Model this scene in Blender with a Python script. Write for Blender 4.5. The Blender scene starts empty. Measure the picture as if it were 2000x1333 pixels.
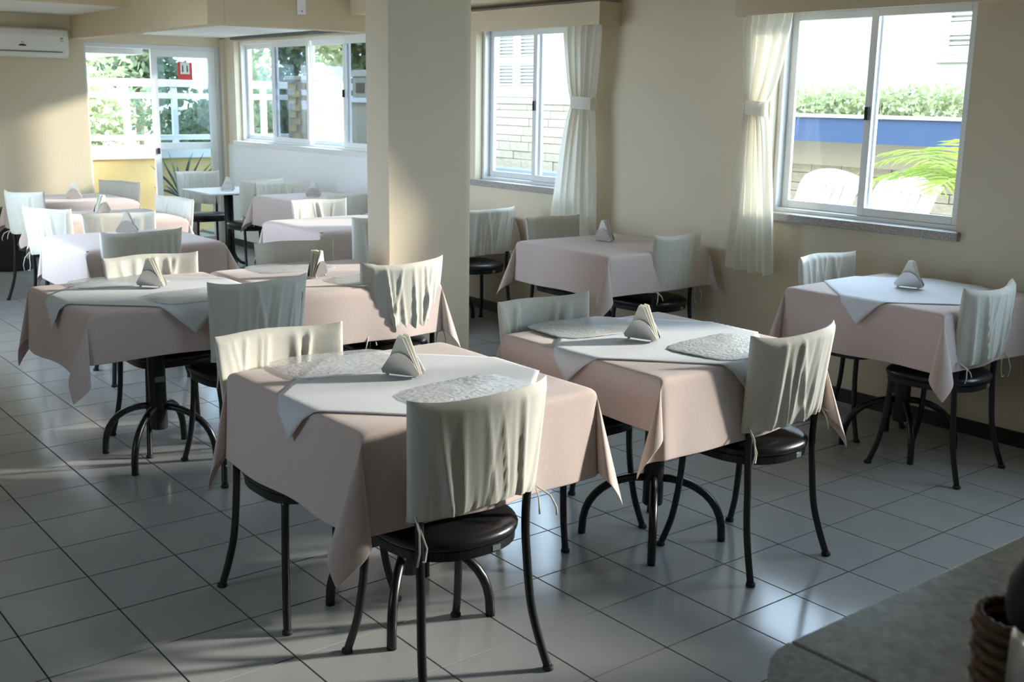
import bpy, math, random
from mathutils import Vector, Matrix
R = math.radians
rnd = random.Random(7)
scene = bpy.context.scene
col = scene.collection

# ------------------------------------------------------------------ camera
F_PX, YAW, PITCH, ROLL = 2158.56873, 2.46907502, -0.216618498, 0.0154355384
CAM = Vector((4.2929449, -0.7630497, 1.6346019))
fw = Vector((math.cos(PITCH)*math.cos(YAW), math.cos(PITCH)*math.sin(YAW), math.sin(PITCH)))
r0 = fw.cross(Vector((0, 0, 1))).normalized(); u0 = r0.cross(fw)
rt = r0*math.cos(ROLL) + u0*math.sin(ROLL); up = -r0*math.sin(ROLL) + u0*math.cos(ROLL)
cd = bpy.data.cameras.new('camera'); cam = bpy.data.objects.new('camera', cd); col.objects.link(cam)
cam.matrix_world = Matrix(((rt.x, up.x, -fw.x, CAM.x), (rt.y, up.y, -fw.y, CAM.y), (rt.z, up.z, -fw.z, CAM.z), (0, 0, 0, 1)))
cd.sensor_width = 36; cd.lens = F_PX/2000*36; cd.clip_start = 0.05; cd.clip_end = 200
cd.dof.use_dof = True; cd.dof.focus_distance = 4.2; cd.dof.aperture_fstop = 7.0
scene.camera = cam
def project(p):
    d = Vector(p)-CAM; z = d.dot(fw)
    return (1000+F_PX*d.dot(rt)/z, 666.5-F_PX*d.dot(up)/z, z) if z > .05 else (0, 0, -1)

# ------------------------------------------------------------------ sky, sun, window portals, exposure
w = bpy.data.worlds.new('sky'); scene.world = w; w.use_nodes = True
bgn = w.node_tree.nodes['Background']
bgn.inputs[0].default_value = (0.60, 0.785, 1.0, 1); bgn.inputs[1].default_value = 6.0
sd = bpy.data.lights.new('sun', 'SUN'); sun = bpy.data.objects.new('sun', sd); col.objects.link(sun)
sd.energy = 4.0; sd.angle = R(4.0); sd.color = (1.0, 0.93, 0.84)
AZ, EL = R(65.5), R(16.5)
sdir = Vector((math.cos(EL)*math.cos(AZ), math.cos(EL)*math.sin(AZ), math.sin(EL)))
sun.rotation_euler = sdir.to_track_quat('Z', 'Y').to_euler(); sun.location = (6, 18, 8)
def portal(name, c, size, normal):
    l = bpy.data.lights.new(name, 'AREA'); l.shape = 'RECTANGLE'; l.size, l.size_y = size
    l.cycles.is_portal = True
    o = bpy.data.objects.new(name, l); col.objects.link(o); o.location = c
    n = Vector(normal); zx = Vector((0, 0, 1)); xx = zx.cross(-n).normalized()
    o.matrix_world = Matrix(((xx.x, zx.x, -n.x, c[0]), (xx.y, zx.y, -n.y, c[1]), (xx.z, zx.z, -n.z, c[2]), (0, 0, 0, 1)))
WT = 4.42                                     # inner face of the window wall
portal('daylight_portal', (0.735, WT+.24, 1.56), (1.2, 1.1), (0, -1, 0))
portal('daylight_portal', (-2.09, WT+.24, 1.56), (1.22, 1.1), (0, -1, 0))
portal('daylight_portal', (-5.3, WT+.24, 1.66), (3.5, 1.0), (0, -1, 0))
portal('daylight_portal', (3.05, WT+.24, 1.575), (1.4, 1.25), (0, -1, 0))
portal('daylight_portal', (-7.55, 3.7, 1.06), (1.5, 2.1), (1, 0, 0))
portal('daylight_portal', (-3.35, 0.2, 1.4), (2.7, 1.1), (0, 1, 0))
portal('daylight_portal', (1.075, -2.15, 1.65), (.55, .9), (0, 1, 0))
vs = scene.view_settings
vs.view_transform = 'Standard'; vs.look = 'None'; vs.gamma = 1; vs.exposure = 0.95; vs.use_curve_mapping = False
scene.cycles.use_denoising = True
scene.cycles.max_bounces = 10; scene.cycles.diffuse_bounces = 5; scene.cycles.transparent_max_bounces = 16
scene.cycles.sample_clamp_indirect = 8
scene.cycles.caustics_reflective = False; scene.cycles.caustics_refractive = False

# ------------------------------------------------------------------ materials
M = {}
def mat(name, color, rough=.6, metal=0.0, var=0.0, vscale=6.0, bump=0.0, bscale=60.0, stretch=(1, 1, 1), color2=None, sheen=0.0, trans=0.0, spec=.5):
    m = bpy.data.materials.new(name); m.use_nodes = True; nt = m.node_tree; b = nt.nodes['Principled BSDF']
    b.inputs['Base Color'].default_value = (*color, 1); b.inputs['Roughness'].default_value = rough
    b.inputs['Metallic'].default_value = metal; b.inputs['Specular IOR Level'].default_value = spec
    if sheen: b.inputs['Sheen Weight'].default_value = sheen
    tc = mp = None
    def coords():
        nonlocal tc, mp
        if mp is None:
            tc = nt.nodes.new('ShaderNodeTexCoord'); mp = nt.nodes.new('ShaderNodeMapping')
            mp.inputs['Scale'].default_value = stretch; nt.links.new(tc.outputs['Object'], mp.inputs['Vector'])
        return mp.outputs['Vector']
    if var or color2:
        n = nt.nodes.new('ShaderNodeTexNoise'); n.inputs['Scale'].default_value = vscale; n.inputs['Detail'].default_value = 5
        nt.links.new(coords(), n.inputs['Vector'])
        rp = nt.nodes.new('ShaderNodeValToRGB'); c2 = color2 or tuple(max(0, c*(1-var)) for c in color)
        rp.color_ramp.elements[0].position = .32; rp.color_ramp.elements[1].position = .68
        rp.color_ramp.elements[0].color = (*c2, 1); rp.color_ramp.elements[1].color = (*color, 1)
        nt.links.new(n.outputs['Fac'], rp.inputs['Fac']); nt.links.new(rp.outputs['Color'], b.inputs['Base Color'])
    if bump:
        n2 = nt.nodes.new('ShaderNodeTexNoise'); n2.inputs['Scale'].default_value = bscale; n2.inputs['Detail'].default_value = 4
        nt.links.new(coords(), n2.inputs['Vector'])
        bp = nt.nodes.new('ShaderNodeBump'); bp.inputs['Strength'].default_value = bump; bp.inputs['Distance'].default_value = .01
        nt.links.new(n2.outputs['Fac'], bp.inputs['Height']); nt.links.new(bp.outputs['Normal'], b.inputs['Normal'])
    if trans:
        t = nt.nodes.new('ShaderNodeBsdfTranslucent'); t.inputs['Color'].default_value = (*color, 1)
        mx = nt.nodes.new('ShaderNodeMixShader'); mx.inputs[0].default_value = trans
        nt.links.new(b.outputs[0], mx.inputs[1]); nt.links.new(t.outputs[0], mx.inputs[2])
        nt.links.new(mx.outputs[0], nt.nodes['Material Output'].inputs[0])
    M[name] = m; return m
def glass(name, tint, refl=1.0):
    m = bpy.data.materials.new(name); m.use_nodes = True; nt = m.node_tree; nt.nodes.clear()
    o = nt.nodes.new('ShaderNodeOutputMaterial'); t = nt.nodes.new('ShaderNodeBsdfTransparent'); t.inputs[0].default_value = (*tint, 1)
    g = nt.nodes.new('ShaderNodeBsdfGlossy'); g.inputs['Roughness'].default_value = .02
    f = nt.nodes.new('ShaderNodeLayerWeight'); f.inputs[0].default_value = .5
    pw = nt.nodes.new('ShaderNodeMath'); pw.operation = 'POWER'; pw.inputs[1].default_value = 5
    ml = nt.nodes.new('ShaderNodeMath'); ml.operation = 'MULTIPLY_ADD'; ml.inputs[1].default_value = .9*refl; ml.inputs[2].default_value = .02*refl
    mx = nt.nodes.new('ShaderNodeMixShader')
    nt.links.new(f.outputs['Facing'], pw.inputs[0]); nt.links.new(pw.outputs[0], ml.inputs[0]); nt.links.new(ml.outputs[0], mx.inputs[0])
    nt.links.new(t.outputs[0], mx.inputs[1]); nt.links.new(g.outputs[0], mx.inputs[2]); nt.links.new(mx.outputs[0], o.inputs[0])
    M[name] = m
mat('wall', (.72, .62, .46), .85, var=.04, vscale=1.5, bump=.08, bscale=40)
mat('dark_unseen_wall', (.14, .085, .05), .5, var=.3, vscale=3, stretch=(1, 1, .1))  # dark wood colour made up for the unseen back wall, lowers fill light
mat('beam', (.67, .56, .395), .85, var=.05, vscale=2, bump=.08, bscale=40)
mat('ceiling', (.82, .80, .75), .9, var=.03, vscale=2)
mat('tile', (.365, .365, .36), .14, var=.07, vscale=5, bump=.012, bscale=9, spec=.2)
mat('grout', (.03, .027, .025), .8)
mat('baseboard', (.02, .018, .017), .35, var=.3, vscale=20)
mat('pink_cloth', (.74, .60, .55), .9, var=.05, vscale=90, bump=.12, bscale=350, sheen=.2, trans=.12)
mat('white_cloth', (.83, .84, .87), .8, var=.03, vscale=60, bump=.1, bscale=350, sheen=.1, trans=.15)
mat('linen', (.76, .735, .65), .92, color2=(.715, .69, .605), vscale=160, bump=.1, bscale=500, stretch=(.3, .3, 1.0), trans=.1)
mat('curtain', (.93, .90, .81), .9, var=.03, vscale=70, bump=.1, bscale=300, trans=.32)
mat('black_metal', (.012, .012, .013), .32, spec=.5)
mat('vinyl', (.016, .016, .018), .30, bump=.05, bscale=120)
mat('rubber', (.02, .02, .02), .7)
mat('steel', (.62, .61, .59), .28, metal=1.0)
mat('paper', (.88, .86, .78), .9, trans=.2)
mat('aluminium', (.72, .73, .73), .4, metal=.15)
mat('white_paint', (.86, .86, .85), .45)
mat('wood_top', (.03, .026, .024), .5)
mat('granite', (.52, .48, .43), .35, color2=(.17, .155, .14), vscale=140)
mat('counter_stone', (.36, .32, .235), .32, color2=(.19, .17, .13), vscale=55)
mat('counter_edge', (.24, .21, .16), .4, color2=(.11, .10, .08), vscale=90)
mat('wicker', (.16, .075, .03), .6, color2=(.06, .03, .014), vscale=40)
mat('ac_plastic', (.80, .785, .73), .4)
mat('dark_plastic', (.014, .014, .014), .55, spec=.3)
mat('dark_gray', (.10, .10, .10), .5)
mat('red', (.75, .06, .04), .5)
mat('sticker', (.9, .9, .88), .5)
mat('sticker_yellow', (.75, .55, .12), .5)
mat('sticker_green', (.2, .45, .15), .5)
mat('stone', (.43, .37, .28), .85, color2=(.33, .28, .20), vscale=4, bump=.3, bscale=18)
mat('mortar', (.42, .37, .29), .9)
mat('brick', (.66, .52, .28), .85, color2=(.5, .38, .2), vscale=5, bump=.2, bscale=25)
mat('facade', (.46, .44, .38), .9, var=.03, vscale=1)
mat('shutter', (.46, .465, .47), .6)
mat('blue_paint', (.028, .058, .13), .6, var=.1, vscale=3)
mat('blue_gray', (.17, .20, .25), .7)
mat('ground', (.42, .40, .35), .9, var=.08, vscale=2)
mat('yellow_wall', (.80, .58, .26), .85, var=.12, vscale=3)
mat('leaf', (.24, .30, .17), .55, color2=(.12, .17, .09), vscale=3, trans=.35)
mat('leaf_light', (.42, .45, .24), .55, color2=(.26, .31, .14), vscale=3, trans=.35)
mat('leaf_palm', (.30, .36, .06), .5, color2=(.18, .27, .05), vscale=4, trans=.4)
mat('leaf_agave', (.22, .30, .24), .5, trans=.2)
mat('bark', (.16, .11, .07), .9, bump=.5, bscale=30)
mat('plastic_white', (.62, .62, .62), .35)
mat('cream_wall', (.52, .48, .38), .9)
mat('mat_plastic', (.86, .88, .89), .25, bump=.55, bscale=55, var=.06, vscale=50)
mat('mat_gray', (.60, .605, .60), .4, bump=.4, bscale=70)
mat('copper_label', (.35, .37, .38), .35, metal=.5)
def see_through(name, base, a):
    m = M[base].copy(); nt = m.node_tree; t = nt.nodes.new('ShaderNodeBsdfTransparent'); mx = nt.nodes.new('ShaderNodeMixShader'); mx.inputs[0].default_value = a
    nt.links.new(t.outputs[0], mx.inputs[1]); nt.links.new(nt.nodes['Principled BSDF'].outputs[0], mx.inputs[2]); nt.links.new(mx.outputs[0], nt.nodes['Material Output'].inputs[0]); M[name] = m
see_through('mat_plastic', 'mat_plastic', .4)
glass('clear_glass', (.97, .985, .98))
glass('door_glass', (.55, .60, .61), 1.0)
glass('dark_glass', (.40, .43, .45), 1.0)
glass('bowl_glass', (.92, .94, .94), 1.6)

# ------------------------------------------------------------------ mesh helpers
class MB:
    def __init__(s): s.v = []; s.f = []
    def add(s, vs, fs):
        b = len(s.v); s.v += [tuple(p) for p in vs]; s.f += [tuple(i+b for i in f) for f in fs]; return s
    def box(s, x0, x1, y0, y1, z0, z1):
        return s.add([(x0,y0,z0),(x1,y0,z0),(x1,y1,z0),(x0,y1,z0),(x0,y0,z1),(x1,y0,z1),(x1,y1,z1),(x0,y1,z1)],
                     [(0,3,2,1),(4,5,6,7),(0,1,5,4),(1,2,6,5),(2,3,7,6),(3,0,4,7)])
    def prism(s, poly, z0, z1, axis='z'):
        n = len(poly)
        def P(a, b, c): return {'z': (a,b,c), 'y': (a,c,b), 'x': (c,a,b)}[axis]
        vs = [P(a,b,z0) for a,b in poly]+[P(a,b,z1) for a,b in poly]
        fs = [tuple(range(n))[::-1], tuple(range(n,2*n))]+[(i,(i+1)%n,n+(i+1)%n,n+i) for i in range(n)]
        return s.add(vs, fs)
    def tube(s, pts, rad, seg=8, cap=True):
        pts = [Vector(p) for p in pts]; n = len(pts); rads = rad if isinstance(rad, (list, tuple)) else [rad]*n
        vs = []; fs = []; ref = None
        for i, p in enumerate(pts):
            d = (pts[min(i+1, n-1)]-pts[max(i-1, 0)]).normalized()
            if ref is None: ref = Vector((0,0,1)) if abs(d.z) < .9 else Vector((1,0,0))
            a = d.cross(ref).normalized(); b = d.cross(a).normalized(); ref = a.cross(d) if a.cross(d).length > .1 else ref
            for k in range(seg):
                t = 2*math.pi*k/seg; vs.append(p+(a*math.cos(t)+b*math.sin(t))*rads[i])
        for i in range(n-1):
            for k in range(seg):
                fs.append((i*seg+k, i*seg+(k+1)%seg, (i+1)*seg+(k+1)%seg, (i+1)*seg+k))
        if cap: fs += [tuple(range(seg))[::-1], tuple(range((n-1)*seg, n*seg))]
        return s.add(vs, fs)
    def lathe(s, prof, seg=24, c=(0,0,0)):
        vs = []; fs = []; n = len(prof)
        for r_, z in prof:
            for k in range(seg):
                t = 2*math.pi*k/seg; vs.append((c[0]+r_*math.cos(t), c[1]+r_*math.sin(t), c[2]+z))
        for i in range(n-1):
            for k in range(seg): fs.append((i*seg+k, i*seg+(k+1)%seg, (i+1)*seg+(k+1)%seg, (i+1)*seg+k))
        fs += [tuple(range(seg))[::-1], tuple(range((n-1)*seg, n*seg))]
        return s.add(vs, fs)
    def grid(s, nu, nv, fn, closed_u=False):
        vs = [fn(i/(nu if closed_u else nu-1), j/(nv-1)) for j in range(nv) for i in range(nu)]; fs = []
        for j in range(nv-1):
            for i in range(nu if closed_u else nu-1):
                i2 = (i+1) % nu; fs.append((j*nu+i, j*nu+i2, (j+1)*nu+i2, (j+1)*nu+i))
        return s.add(vs, fs)
    def mesh(s, name, m, smooth=False):
        me = bpy.data.meshes.new(name); me.from_pydata(s.v, [], s.f); me.update()
        if smooth: me.polygons.foreach_set('use_smooth', [True]*len(me.polygons))
        me.materials.append(M[m]); return me
    def build(s, name, m, parent=None, smooth=False, bevel=0, **kw):
        return link(name, s.mesh(name, m, smooth), parent, bevel=bevel, **kw)
def link(name, me, parent=None, loc=None, rot=None, bevel=0, solid=0):
    o = bpy.data.objects.new(name, me); col.objects.link(o); o.parent = parent
    if loc: o.location = loc
    if rot: o.rotation_euler = rot
    if bevel:
        b = o.modifiers.new('bevel', 'BEVEL'); b.width = bevel; b.segments = 2; b.limit_method = 'ANGLE'
    if solid:
        b = o.modifiers.new('solid', 'SOLIDIFY'); b.thickness = solid; b.offset = 0
    return o
def empty(name, loc=(0,0,0), rz=0.0):
    o = bpy.data.objects.new(name, None); col.objects.link(o); o.location = loc; o.rotation_euler = (0,0,rz); o.empty_display_size = .1
    return o
def tag(o, label, cat=None, group=None, kind=None):
    o['label'] = label
    if cat: o['category'] = cat
    if group: o['group'] = group
    if kind: o['kind'] = kind
    return o
def struct(name, mb, m, label, parent=None, **kw):
    o = mb.build(name, m, parent, **kw); o['kind'] = 'structure'
    if parent is None: tag(o, label, name.split('_')[0])
    return o
def copy_tree(o, parent=None):
    c = o.copy(); col.objects.link(c); c.parent = parent
    for ch in [x for x in KIDS.get(o.name, [])]: copy_tree(ch, c)
    return c
KIDS = {}
def index_kids():
    KIDS.clear()
    for o in bpy.data.objects:
        if o.parent: KIDS.setdefault(o.parent.name, []).append(o)

# ------------------------------------------------------------------ floor of single tiles
T = .31; XF = -7.3; YL = -1.9; XB = 6.2; YJ = 0.45; XJ = -1.3
XB_T, YW_T = XB, WT
fl = struct('floor', MB().box(XF-.1, XB+.1, YL-.1, WT+.2, -.06, -.0035), 'grout', 'light grey square tile floor with dark grout lines')
tiles = []
i0, i1 = math.floor(XF/T), math.ceil(XB/T); j0, j1 = math.floor(YL/T), math.ceil(WT/T)
gap = .003
for i in range(i0, i1):
    for j in range(j0, j1):
        x0, x1, y0, y1 = max(i*T+gap, XF), min((i+1)*T-gap, XB), max(j*T+gap, YL), min((j+1)*T-gap, WT)
        if x1-x0 < .02 or y1-y0 < .02: continue
        if x1 < XJ-.02 and y1 < YJ-.02: continue
        px, py, z = project(((x0+x1)/2, (y0+y1)/2, 0))
        vis = z > 0 and -60 < px < 2060 and py < 1400
        tiles.append((z if vis else 1e6, x0, x1, y0, y1))
tiles.sort()
full = {}
rest = MB()
for k, (z, x0, x1, y0, y1) in enumerate(tiles):
    if k < 300 and z < 1e6:
        key = (round(x1-x0, 4), round(y1-y0, 4))
        if key not in full:
            full[key] = MB().box(-key[0]/2, key[0]/2, -key[1]/2, key[1]/2, -.006, 0).mesh('tile', 'tile')
        link('tile', full[key], fl, ((x0+x1)/2, (y0+y1)/2, 0))
    else: rest.box(x0, x1, y0, y1, -.006, 0)
ro = rest.build('tile_field', 'tile', fl); ro['kind'] = 'stuff'

# ------------------------------------------------------------------ room shell
def wall_y(name, y0, y1, x0, x1, z1, holes, m, label):
    mb = MB(); hs = sorted(holes); x = x0
    for (a, b, c, d) in hs:
        mb.box(x, a, y0, y1, 0, z1)
        if c > 0: mb.box(a, b, y0, y1, 0, c)
        mb.box(a, b, y0, y1, d, z1); x = b
    mb.box(x, x1, y0, y1, 0, z1)
    return struct(name, mb, m, label)
W1 = (.13, 1.34, 1.01, 2.16); W2 = (-2.71, -1.48, 1.01, 2.16); W3 = (-7.02, -3.55, 1.14, 2.17); W0 = (2.35, 3.75, .95, 2.2)
wall_y('wall_right', WT, WT+.2, XF-.2, XB+.2, 2.75, [W3, W2, W1, W0], 'wall', 'plain beige plaster wall with the sliding windows')
far = MB(); far.box(XF-.2, XF, YJ-.2, 2.95, 0, 2.75); far.box(XF-.2, XF, 2.95, 4.40, 2.12, 2.75); far.box(XF-.2, XF+.0, 4.40, WT+.2, 0, 2.75)
struct('trim_6', MB().box(XF, XF+.06, 4.385, WT, 0, 2.2), 'wall', 'narrow beige strip between the glass door and the long window')
struct('wall_far', far, 'wall', 'beige end wall with the air conditioner and the glazed doorway')
lw = MB(); hx0, hx1, hb, hz = -4.7, -2.0, 0.85, 1.95  # unseen opening, added and sized to let skylight into the annex
lw.box(XF, hx0, YJ-.2, YJ, 0, 2.75); lw.box(hx0, hx1, YJ-.2, YJ, hz, 2.75); lw.box(hx0, hx1, YJ-.2, YJ, 0, hb);  lw.box(hx1, XJ, YJ-.2, YJ, 0, 2.75)
struct('wall_left', lw, 'wall', 'unseen beige plaster wall with a wide opening added to light the annex')
struct('wall_side', MB().box(XJ-.2, XJ, YL, YJ-.2, 0, 2.75).box(XJ, .8, YL-.2, YL, 0, 2.75).box(.8, 1.35, YL-.2, YL, 0, 1.2).box(.8, 1.35, YL-.2, YL, 2.1, 2.75).box(1.35, XB, YL-.2, YL, 0, 2.75), 'wall', 'beige plaster wall on the side opposite the windows, with a small opening added for fill light')  # unseen small opening, added as fill for cloth sides facing away from the windows
struct('wall_back', MB().box(XB, XB+.2, YL-.2, WT+.2, 0, 2.75), 'dark_unseen_wall', 'unseen wall behind the camera, made dark to lower the fill light')  # unseen wall kept dark so less light bounces back into the room
cl = MB(); cl.box(XF-.2, XJ-.2, YJ-.2, WT+.2, 2.62, 2.8).box(XJ-.2, XB+.2, YL-.2, WT+.2, 2.62, 2.8)
struct('ceiling', cl, 'ceiling', 'off-white flat ceiling of the dining room')
struct('wall_shade_block', MB().box(XF-.2, XJ-.2, YJ-.2, WT+.2, 2.8, 3.4).box(XJ-.2, XB+.2, YL-.2, WT+.2, 2.8, 3.4), 'facade', 'unseen block above the ceiling, added to shade the facing building')  # unseen block, added to keep sun off the building across the yard
struct('ceiling_bay', MB().box(XF, -5.72, YJ, 2.83, 2.36, 2.62), 'ceiling', 'lower off-white ceiling strip above the air conditioner')
struct('trim_1', MB().box(-5.72, -5.55, YJ, 2.81, 2.36, 2.62), 'beam', 'beige beam edge where the ceiling drops near the air conditioner')
struct('trim_2', MB().box(XF, -5.66, 2.83, 2.95, 2.14, 2.62).box(-5.66, -3.95, 2.81, 2.95, 2.145, 2.62), 'beam', 'beige beam running from the air conditioner towards the pillar', bevel=.004)
struct('trim_3', MB().box(-4.10, -3.95, 2.95, WT, 2.15, 2.62), 'beam', 'beige beam with the small white plate above the long window', bevel=.004)
struct('ceiling_annex', MB().box(XF, -4.10, 2.95, WT, 2.215, 2.3), 'ceiling', 'white low ceiling over the tables by the glass door')
struct('trim_4', MB().box(-3.95, XB, 4.05, WT, 2.285, 2.62), 'beam', 'beige beam along the top of the window wall')
mb = MB(); PX0, PX1, PY0, PY1 = -.858, -.64, 2.333, 2.887
pts = [(PX0, PY0), (PX1, PY0)]+[(PX1-.07+.07*math.cos(a), PY1-.07+.07*math.sin(a)) for a in [R(k*11.25) for k in range(9)]]+[(PX0, PY1)]
pl_ = empty('pillar', (PX1, PY0, 0)); tag(pl_, 'thick beige pillar in the middle of the room', 'pillar', kind='structure')
o = MB().prism([(a-PX1, b-PY0) for a, b in pts], 0, 2.62).build('shaft', 'wall', pl_)
MB().box(-.012, .0045, -.0045, .012, .06, 1.60).build('corner_guard', 'wall', pl_)
MB().box(PX0-PX1-.012, .012, -.012, PY1-PY0+.012, 0, .07).build('plinth', 'baseboard', pl_)
struct('trim_5', MB().box(XF+.06, -3.6, WT-.006, WT, .075, 1.095), 'white_paint', 'wall below the long window, coloured white to stand in for strong light')  # white colour puts the strong light on this beige wall into the surface
bb = MB().box(XF, XB, WT-.015, WT, 0, .075)
struct('baseboard_right', bb, 'baseboard', 'black baseboard along the window wall')
struct('baseboard_far', MB().box(XF, XF+.015, YJ, 2.95, 0, .075), 'baseboard', 'black baseboard below the air conditioner')

# ------------------------------------------------------------------ windows and door
def sash(parent, x0, x1, y, z0, z1, gm, fm='aluminium', wdt=.045, d=.022, handle=None):
    s = MB(); s.box(x0, x0+wdt, y-d/2, y+d/2, z0, z1); s.box(x1-wdt, x1, y-d/2, y+d/2, z0, z1)
    s.box(x0+wdt, x1-wdt, y-d/2, y+d/2, z0, z0+wdt); s.box(x0+wdt, x1-wdt, y-d/2, y+d/2, z1-wdt, z1)
    o = s.build('sash', fm, parent, bevel=.003)
    MB().box(x0+wdt-.004, x1-wdt+.004, y-.003, y+.003, z0+wdt-.004, z1-wdt+.004).build('pane', gm, o)
    if handle is not None:
        MB().box(handle-.012, handle+.012, y-d/2-.018, y-d/2, (z0+z1)/2-.035, (z0+z1)/2+.035).build('latch', 'dark_plastic', o, bevel=.004)
    return o
def window(n, W, sashes, label, sill='granite', fm='aluminium'):
    x0, x1, z0, z1 = W; e = empty('window_%d' % n, (0, 0, 0)); tag(e, label, 'window', kind='structure')
    f = MB(); y = WT+.11; d = .09
    f.box(x0, x0+.03, y-d/2, y+d/2, z0, z1); f.box(x1-.03, x1, y-d/2, y+d/2, z0, z1)
    f.box(x0+.03, x1-.03, y-d/2, y+d/2, z0, z0+.022); f.box(x0+.03, x1-.03, y-d/2, y+d/2, z1-.03, z1)
    f.build('frame', fm, e, bevel=.003)
    for (a, b, off, gm, hd) in sashes: sash(e, a, b, y+off, z0+.022, z1-.03, gm, fm, handle=hd)
    if sill: MB().box(x0-.03, x1+.03, WT-.035, WT+.064, z0-.045, z0+.001).build('sill', sill, e, bevel=.004)
    return e
window(1, W1, [(.16, .75, .018, 'clear_glass', None), (.70, 1.31, -.018, 'clear_glass', .722)], 'sliding window with white curtain overlooking two white plastic chairs')
window(2, W2, [(-2.68, -2.06, .018, 'clear_glass', None), (-2.12, -1.51, -.018, 'clear_glass', -2.09)], 'sliding window beside the pillar with a curtain tied at its right')
window(3, W3, [(-6.99, -6.28, .022, 'clear_glass', None), (-6.32, -5.53, -.022, 'dark_glass', None), (-5.56, -4.83, .022, 'clear_glass', None), (-4.87, -4.05, -.022, 'dark_glass', -4.85), (-4.09, -3.58, .022, 'clear_glass', None)],
       'long four-panel sliding window with dark tinted panes near the glass door', sill='ceiling', fm='white_paint')
window(4, W0, [(2.38, 3.07, .018, 'clear_glass', None), (3.03, 3.72, -.018, 'clear_glass', None)], 'sliding window beyond the right picture edge')
d1 = empty('door_1', (0, 0, 0)); tag(d1, 'white-framed glass doorway with one sliding leaf closed', 'door', kind='structure')
fr = MB(); X = XF-.08
fr.box(X-.05, X+.05, 4.345, 4.40, 0, 2.12); fr.box(X-.05, X+.05, 2.95, 4.345, 2.075, 2.12); fr.box(X-.05, X+.05, 2.95, 2.975, 0, 2.075)
fr.build('frame', 'aluminium', d1, bevel=.003)
lf = MB(); Xl = X+.02
lf.box(Xl-.02, Xl+.02, 3.64, 3.705, .0, 2.075); lf.box(Xl-.02, Xl+.02, 4.27, 4.345, 0, 2.075)
for z0, z1 in ((.0, .09), (1.045, 1.115), (2.0, 2.075)): lf.box(Xl-.02, Xl+.02, 3.705, 4.27, z0, z1)
lo = lf.build('leaf', 'white_paint', d1, bevel=.003)
for z0, z1 in ((.09, 1.045), (1.115, 2.0)): MB().box(Xl-.004, Xl+.004, 3.70, 4.275, z0, z1).build('pane', 'door_glass', lo)
MB().box(Xl+.02, Xl+.05, 3.662, 3.682, 1.0, 1.06).build('lock', 'dark_plastic', lo, bevel=.003)
# red notice on the door glass
nt_ = empty('door_notice', (Xl+.006, 4.01, 1.86)); tag(nt_, 'red and white notice stuck on the glass door', 'sign')
MB().box(0, .002, -.08, .08, -.09, -.03).box(0, .002, -.08, -.05, -.03, .09).box(0, .002, .05, .08, -.03, .09).build('red_border', 'red', nt_)
MB().box(.0, .0015, -.05, .05, -.03, .09).build('white_panel', 'sticker', nt_)
for yy in (-.025, .025): MB().prism([(yy-.009, .0), (yy, -.018), (yy+.009, .0), (yy+.006, .06), (yy-.006, .06)], .0015, .0025, 'x').build('dark_mark', 'dark_gray', nt_)
# sliding track above the long window
tag(MB().box(-7.0, -4.2, WT-.05, WT-.012, 2.185, 2.21).build('curtain_track', 'dark_gray', None), 'thin dark rail under the ceiling above the long window', 'rail')
# small white plate on the beam
pt = empty('wall_plate', (-3.948, 3.60, 2.26)); tag(pt, 'small white plate screwed to the beam', 'plate')
MB().box(0, .012, -.037, .037, 0, .16).build('cover', 'white_paint', pt, bevel=.003)
for zz in (.025, .135): MB().box(.011, .014, -.005, .005, zz-.005, zz+.005).build('screw', 'dark_gray', pt)
# air conditioner
ac = empty('air_conditioner', (XF, 2.32, 1.95)); tag(ac, 'white split air conditioner high on the far wall', 'air conditioner')
prof = [(0, .02), (.02, 0), (.13, 0), (.165, .02), (.185, .07), (.19, .2), (.175, .255), (.14, .27), (0, .27)]
b_ = MB(); L = .43
n = len(prof); b_.add([(x, -L, z) for x, z in prof]+[(x, L, z) for x, z in prof], [tuple(range(n)), tuple(range(n, 2*n))[::-1]]+[(i, n+i, n+(i+1) % n, (i+1) % n) for i in range(n)])
b_.build('body', 'ac_plastic', ac, bevel=.008)
MB().box(.17, .188, -L+.03, L-.06, .047, .056).build('air_slot', 'dark_gray', ac)
MB().box(.184, .194, -L+.01, L-.01, .222, .226).build('panel_seam', 'aluminium', ac)
MB().prism([(.035*math.cos(R(a)), .1+.018*math.sin(R(a))) for a in range(0, 181, 15)], .186, .1925, 'x').build('display', 'dark_plastic', ac)
MB().box(.188, .1915, -.012, .012, .132, .138).build('brand_mark', 'dark_gray', ac)
MB().box(.187, .1925, .345, .385, .14, .2).build('energy_label', 'sticker', ac)
MB().box(.188, .1935, .35, .38, .145, .165).build('label_print', 'sticker_yellow', ac); MB().box(.188, .1935, .35, .38, .17, .19).build('label_print', 'sticker_green', ac)

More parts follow.
